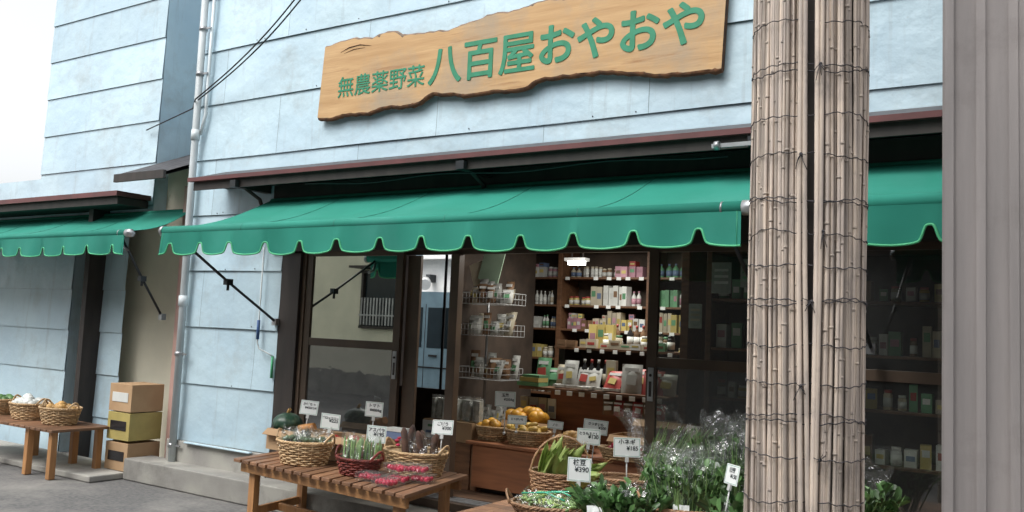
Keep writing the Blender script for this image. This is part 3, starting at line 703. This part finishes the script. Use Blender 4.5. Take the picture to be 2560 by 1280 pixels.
b.done("bagged_edamame")
basket((-2.40,-.35,bz_+.003),.20,.14,.17,M_wickd,yaw=.3,handle='ears')
def greens(c,n,rx,ry,L,name,spread=.3,leafn=4,lw=.05,lean=(0,0),bags=3,bagh=.4,labels=2):
    b=B(); c=Vector(c)
    for i in range(n):
        a=U(0,6.28); q=math.sqrt(R()); p=c+Vector((rx*q*math.cos(a),ry*q*math.sin(a),U(0,.05)))
        d=Vector((math.cos(a)*spread*q+lean[0],math.sin(a)*spread*q+lean[1],1)); Ls=L*U(.6,1)
        e=p+d*Ls; mid=(p+e)/2+Vector((U(-.02,.02),U(-.02,.02),0))
        b.tube([p,mid,e],[.004,.0035,.001],M_stem,4,caps=False)
        for j in range(leafn):
            t=U(.4,1); leaf(b,p+(e-p)*t,d*.9+Vector((U(-.7,.7),U(-.7,.7),U(-.3,.3))),U(.6,1.2)*lw*2.0,lw*U(.6,1.1))
    for i in range(bags):
        a=2*math.pi*i/bags; cc=c+Vector((rx*.5*math.cos(a),ry*.5*math.sin(a),-.02)); bag(b,cc,rx*.58,ry*.58,bagh*U(.85,1.15),.035,U(.9,1.3),U(0,3),lean=(lean[0]*bagh+.2*spread*math.cos(a)*bagh,lean[1]*bagh))
    for i in range(labels):
        b.box(c+Vector((U(-rx,rx)*.7,-ry-.02,L*U(.3,.7))),(.06,.003,.035),M_card,rot=Matrix.Rotation(U(0,.8),3,'Z')@Matrix.Rotation(U(-.6,-.2),3,'X'))
    return b.done(name)
greens((-2.10,-.98,bz_+.02),140,.19,.15,.16,"bagged_spinach",.7,4,.042,bags=4,bagh=.22,labels=3)
greens((-2.22,-.32,bz_+.08),100,.10,.10,.42,"bagged_leeks",.2,1,.012,lean=(.55,0),bags=2,bagh=.50,labels=1)
basket((-1.79,-.84,bz_+.003),.23,.17,.15,M_wickd,yaw=.5,handle='ears')
greens((-1.79,-.84,bz_+.08),190,.16,.12,.30,"bagged_mustard_greens",.35,3,.028,bags=4,bagh=.42,lean=(.05,0),labels=3)
greens((-1.66,-.42,bz_+.03),180,.18,.14,.48,"bagged_chrysanthemum_greens",.25,3,.025,bags=5,bagh=.62,labels=2)
greens((-1.38,-.95,bz_+.01),140,.16,.16,.22,"bagged_komatsuna",.5,4,.045,bags=2,bagh=.3)
greens((-1.05,-.6,bz_+.01),150,.18,.16,.30,"bagged_komatsuna",.5,4,.045,bags=2,bagh=.4)
card((-2.66,-.33,.90),[("とうもろこし",.021,'C'),("¥130",.032,'R')],.5,stand=.16,w=.15)
card((-2.31,-.5,.885),[("小ネギ",.034,'C'),("¥185",.034,'R')],.5,w=.16,h=.115,stand=.2)
card((-2.36,-1.0,.80),[("枝豆",.036,'C'),("¥390",.038,'R')],.45,w=.13,h=.13,stand=.14)
card((-1.49,-1.0,.88),[("春菊",.028,'C'),("¥150",.028,'R')],-.7,w=.12,h=.1,stand=.2,tilt=-.2)

# ---------------------------------------------------------------- reed-wrapped pole
pole=empty("utility_pole",(-.80,-2.31,0))
b=B(); b.lathe((0,0,0),[(.155,0),(.15,4),(.12,9)],M_pole,32); b.done("shaft",pole)
gapdir=math.atan2(-5.4+2.31,.80) + rad(4)
b=B(); nR=112
def gapw(z): return rad(4.5)*min(1,max(0.0,(z-.9)/1.0))
def gapc(z): return gapdir-rad(5)*(z-1.6)/1.0*.5
for lay,(rr,H0) in enumerate(((.170,4.6),(.182,4.6))):
    for i in range(nR):
        fr=(i+.5+U(-.3,.3))/nR
        if lay==1 and (R()<.45): continue
        r=rr+U(-.004,.006); rad_=U(.0038,.0066)
        P=[];da=U(-.03,.03); ph=U(0,6); zend=H0+U(-.1,.1)
        n=16
        for k in range(n+1):
            zz=.02+zend*k/n; g=gapw(zz); aa=gapc(zz)+g+(2*math.pi-2*g)*fr+da*zz/3*math.sin(math.pi*fr)+.010*math.sin(zz*2.3+ph); r2=r+.004*math.sin(zz*3+ph*2)
            P.append((r2*math.cos(aa),r2*math.sin(aa),zz))
        b.tube(P,[rad_*(1+.06*math.sin(k*2.1+ph)) for k in range(n+1)],M_reed,6,caps=False)
        z=U(0,.3)
        while z<2.9:
            k=z/zend*n; k0=min(int(k),n-1); q=Vector(P[k0]).lerp(Vector(P[k0+1]),k-k0)
            b.tube([q-Vector((0,0,.004)),q+Vector((0,0,.004))],rad_*1.25,M_reed,6,rnd=.2); z+=U(.22,.38)
for s,off in ((1,.0),(1,.07),(-1,.0),(-1,.09)):
    P=[]
    for k in range(16):
        z=k*.3; a=gapc(z)+s*(gapw(z)+off+.02)+.01*math.sin(z*1.7+off*30); P.append((.193*math.cos(a),.193*math.sin(a),z))
    b.tube(P,.008,M_reed,7)
b.done("reed_screen",pole)
b=B(); z=.08; j=0
while z<3.1:
    for dz in ((0,.010) if j%3==0 else (0,)):
        P=[]; s0=U(0,50)
        for i in range(90):
            a=2*math.pi*i/90; P.append(((.194+.002*math.sin(40*a+s0))*math.cos(a),(.194+.002*math.sin(40*a+s0))*math.sin(a),z+dz+.03*noise.noise(Vector((math.cos(a)*1.0,math.sin(a)*1.0,s0)))+.003*math.sin(23*a+s0)))
        b.tube(P,.0019,M_string,4,closed=True)
    if j%2==0:
        a=gapc(z)+U(-.22,.22); c=Vector((.20*math.cos(a),.20*math.sin(a),z+U(-.01,.01))); b.ball(c,.006,M_string,6)
        for _ in range(5):
            e=c+Vector((U(-.03,.03),U(-.02,.0),U(-.06,.02))); b.tube([c,(c+e)/2+Vector((0,-.008,0)),e],.0016,M_string,3)
    z+=U(.10,.17); j+=1
b.done("binding_string",pole)

# ---------------------------------------------------------------- adjoining building on the right
nb=empty("rendered_house")
b=B(); b.bb(-.50,7,-1.30,4,0,6,M_beige)
for i in range(60): b.bb(-.49+i*.12,-.455+i*.12,-1.312,-1.3005,0,6,M_beige)
b.done("wall",nb)

# ---------------------------------------------------------------- neighbour on the left
nl=empty("neighbouring_house")
b=B()
for k in range(13):
    z0=.45*k; 
    for (xa,xb) in((-10.35,-8.15),) if z0>=2.6 else ((-13.,-9.5),(-8.9,-8.5)):
        b.grid(lambda u,v:(xa+(xb-xa)*u,.18+.012*v,z0+.45*v),4,1,M_side,False)
        b.face([(xa,.179,z0),(xb,.179,z0),(xb,.2,z0-.001),(xa,.2,z0-.001)],M_seam)
b.bb(-10.35,-8.15,.2,3,2.6,5.9,M_side); b.bb(-13,-9.5,.2,3,0,3.1,M_side); b.bb(-8.9,-7.5,.35,3,0,3.1,M_cream)
b.bb(-9.5,-8.9,.9,3,0,3.1,M_dark); b.bb(-8.98,-8.9,.0,.35,0,2.75,M_dark)
b.bb(-7.52,-7.42,.1,2.2,0,2.85,M_sal)
b.done("walls",nl)
b=B()
b.grid(lambda u,v:(-8.14+.80*u,-.25+1.6*v,2.93+.70*v+.02*abs(math.sin(u*math.pi*5))),40,6,M_roof)
b.face([(-8.14,-.24,2.90),(-7.34,-.24,2.90),(-7.34,1.35,3.55),(-8.14,1.35,3.55)],M_dark)
b.bb(-8.14,-7.34,-.28,-.25,2.86,2.94,M_dark)
b.bb(-13.5,-8.16,-.22,.17,2.74,2.79,M_maroon); b.bb(-13.5,-8.2,-.18,.17,2.66,2.735,M_dark)
b.bb(-10.6,-8.0,-.1,3.2,5.9,6.0,M_roof)
b.done("roof",nl)
awning("awning",-12.2,-7.42,.15,-.55,2.62,2.32,.4,-8,zbot=2.10)
b=B()
for x in (-9.9,-8.4,-9.1,-8.0):
    for y in(-.75,-.3): b.box((x,y,.22),(.06,.06,.43),M_leg)
for i in range(22): b.box((-9.95+.095*i,-.52,.45),(.085,.6,.025),M_table)
b.done("wooden_table",bevel=.004)
basket((-8.9,-.5,.465),.22,.17,.15,M_wick,handle='ears'); basket((-8.35,-.5,.465),.22,.17,.15,M_wick,handle='ears'); basket((-9.5,-.5,.465),.22,.17,.15,M_wick)
fruit((-8.9,-.5,.61),24,.15,.12,.045,GOODS[0],"garlic_pile"); fruit((-8.35,-.5,.6),20,.15,.12,.04,M_yel,"potato_pile"); fruit((-9.5,-.5,.6),20,.15,.12,.045,M_leaf,"pepper_pile")
b=B()
for k,z in enumerate((0.065,.35,.62)):
    b.bb(-7.95,-7.60,-.25,.10,z,z+.26,[M_box,GOODS[3],M_box][k]); b.bb(-7.9,-7.65,-.255,-.2505,z+.09,z+.18,GOODS[[8,8,0][k]])
b.done("stacked_crates",bevel=.004)

# ---------------------------------------------------------------- things seen through the back opening
v=empty("parked_van",(-8.38,5.0,0))
b=B()
prof=[(-1.7,.35),(1.55,.35),(1.68,.5),(1.66,1.05),(1.45,1.25),(1.05,1.98),(.9,2.08),(-1.6,2.10),(-1.72,1.95),(-1.74,.5)]
b.prismXZ(prof,0,1.5,M_van)
b.prismXZ([(-1.55,1.25),(-.95,1.25),(-.95,1.85),(-1.5,1.85)],-.006,.0,M_vgl); b.prismXZ([(-.85,1.25),(.05,1.25),(.05,1.85),(-.85,1.85)],-.006,0,M_vgl); b.prismXZ([(.15,1.25),(1.1,1.25),(.82,1.85),(.15,1.85)],-.006,0,M_vgl)
b.bb(-1.7,1.6,-.01,0,.95,.97,M_dark); b.bb(.1,.11,-.004,0,.4,1.9,M_dark); b.bb(-.9,-.89,-.004,0,.4,1.9,M_dark); b.bb(.2,.35,-.02,0,1.12,1.15,M_dark)
b.done("body",v,bevel=.03)
b=B()
for x in(-1.15,1.1):
    for y in(.02,1.3): b.tube([(x,y-.03,.31),(x,y+.17,.31)],.31,M_black,24); b.tube([(x,y-.04,.31),(x,y-.03,.31)],.17,M_metal,16)
b.done("wheels",v)
h=empty("white_house")
b=B(); b.bb(-16,-5,8.5,9,0,2.9,M_wht); b.bb(-16,-5,8.2,9,2.9,3.4,M_wht); b.bb(-16,-5,8.49,8.499,2.2,2.23,M_seam); b.done("wall",h)
b=B(); b.tube([(-10.95,8.3,2.45),(-10.8,8.1,2.38)],.11,M_white,14); b.bb(-10.95,-10.85,8.3,8.5,2.45,2.6,M_arm); b.done("floodlight",h)

# ---------------------------------------------------------------- opposite side of the street
oh=empty("opposite_house")
b=B()
b.bb(-24,-12.0,-9.6,-9.3,0,6.2,M_cream)
b.bb(-12.0,9,-9.8,-9.5,0,6.5,mat("added_dark_boarding",(.07,.065,.06),(.045,.042,.04),rough=.8,scale=3,stretch=(6,1,.4)))  # unseen dark wall, added to keep sky reflections off the right door glass
b.bb(-13.5,-12.55,-9.3,-9.27,1.5,2.7,M_vgl)
for z in(1.47,2.7): b.bb(-13.6,-12.45,-9.3,-9.2,z,z+.06,M_dark)
for x in(-13.58,-12.5): b.bb(x,x+.06,-9.3,-9.2,1.5,2.7,M_dark)
for i in range(11): b.bb(-13.5+i*.09,-13.46+i*.09,-9.16,-9.14,1.55,2.15,M_metal)
b.bb(-13.55,-12.5,-9.17,-9.13,1.75,1.78,M_metal); b.bb(-13.7,-12.3,-9.3,-8.9,2.8,2.85,M_dark)
b.bb(-24,-12,-9.3,-9.22,0,.5,M_conc)
b.bb(-24,9,-9.9,-8.9,6.2,6.4,M_roof)
b.done("wall",oh)

# ---------------------------------------------------------------- world, sun, camera
w=bpy.data.worlds.new("World"); SC.world=w; w.use_nodes=True
nt=w.node_tree; bg=nt.nodes["Background"]
sky=nt.nodes.new("ShaderNodeTexSky"); sky.sky_type='NISHITA'; sky.sun_disc=False
sky.sun_elevation=rad(55); sky.sun_rotation=rad(200); sky.dust_density=4; sky.air_density=1; sky.altitude=0
hs=nt.nodes.new("ShaderNodeHueSaturation"); hs.inputs["Saturation"].default_value=.15; hs.inputs["Value"].default_value=1.95
nt.links.new(sky.outputs[0],hs.inputs["Color"]); nt.links.new(hs.outputs[0],bg.inputs[0]); bg.inputs[1].default_value=.15
sd=bpy.data.lights.new("sun","SUN"); sd.energy=1.3; sd.angle=rad(25); sd.color=(1,.97,.92)
so=bpy.data.objects.new("sun",sd); COL.objects.link(so)
az=rad(200); el=rad(55)
d=Vector((math.sin(az)*math.cos(el),math.cos(az)*math.cos(el),math.sin(el)))
so.rotation_euler=d.to_track_quat('Z','Y').to_euler(); so.location=(0,-6,12)
psi,phi,th=rad(33.1),rad(4.88),rad(2.52)
F=Vector((-math.sin(psi)*math.cos(phi),math.cos(psi)*math.cos(phi),math.sin(phi)))
R0=Vector((math.cos(psi),math.sin(psi),0)); U0=R0.cross(F)
Rr=math.cos(th)*R0+math.sin(th)*U0; Up=-math.sin(th)*R0+math.cos(th)*U0
cam=bpy.data.cameras.new("camera"); co=bpy.data.objects.new("camera",cam); COL.objects.link(co)
co.matrix_world=Matrix(((Rr.x,Up.x,-F.x,0),(Rr.y,Up.y,-F.y,-5.4),(Rr.z,Up.z,-F.z,1.55),(0,0,0,1)))
cam.sensor_width=36; cam.lens=36*2200/2560; cam.clip_end=1000; cam.clip_start=.05
SC.camera=co
SC.view_settings.view_transform='Standard'; SC.view_settings.look='None'; SC.view_settings.exposure=0
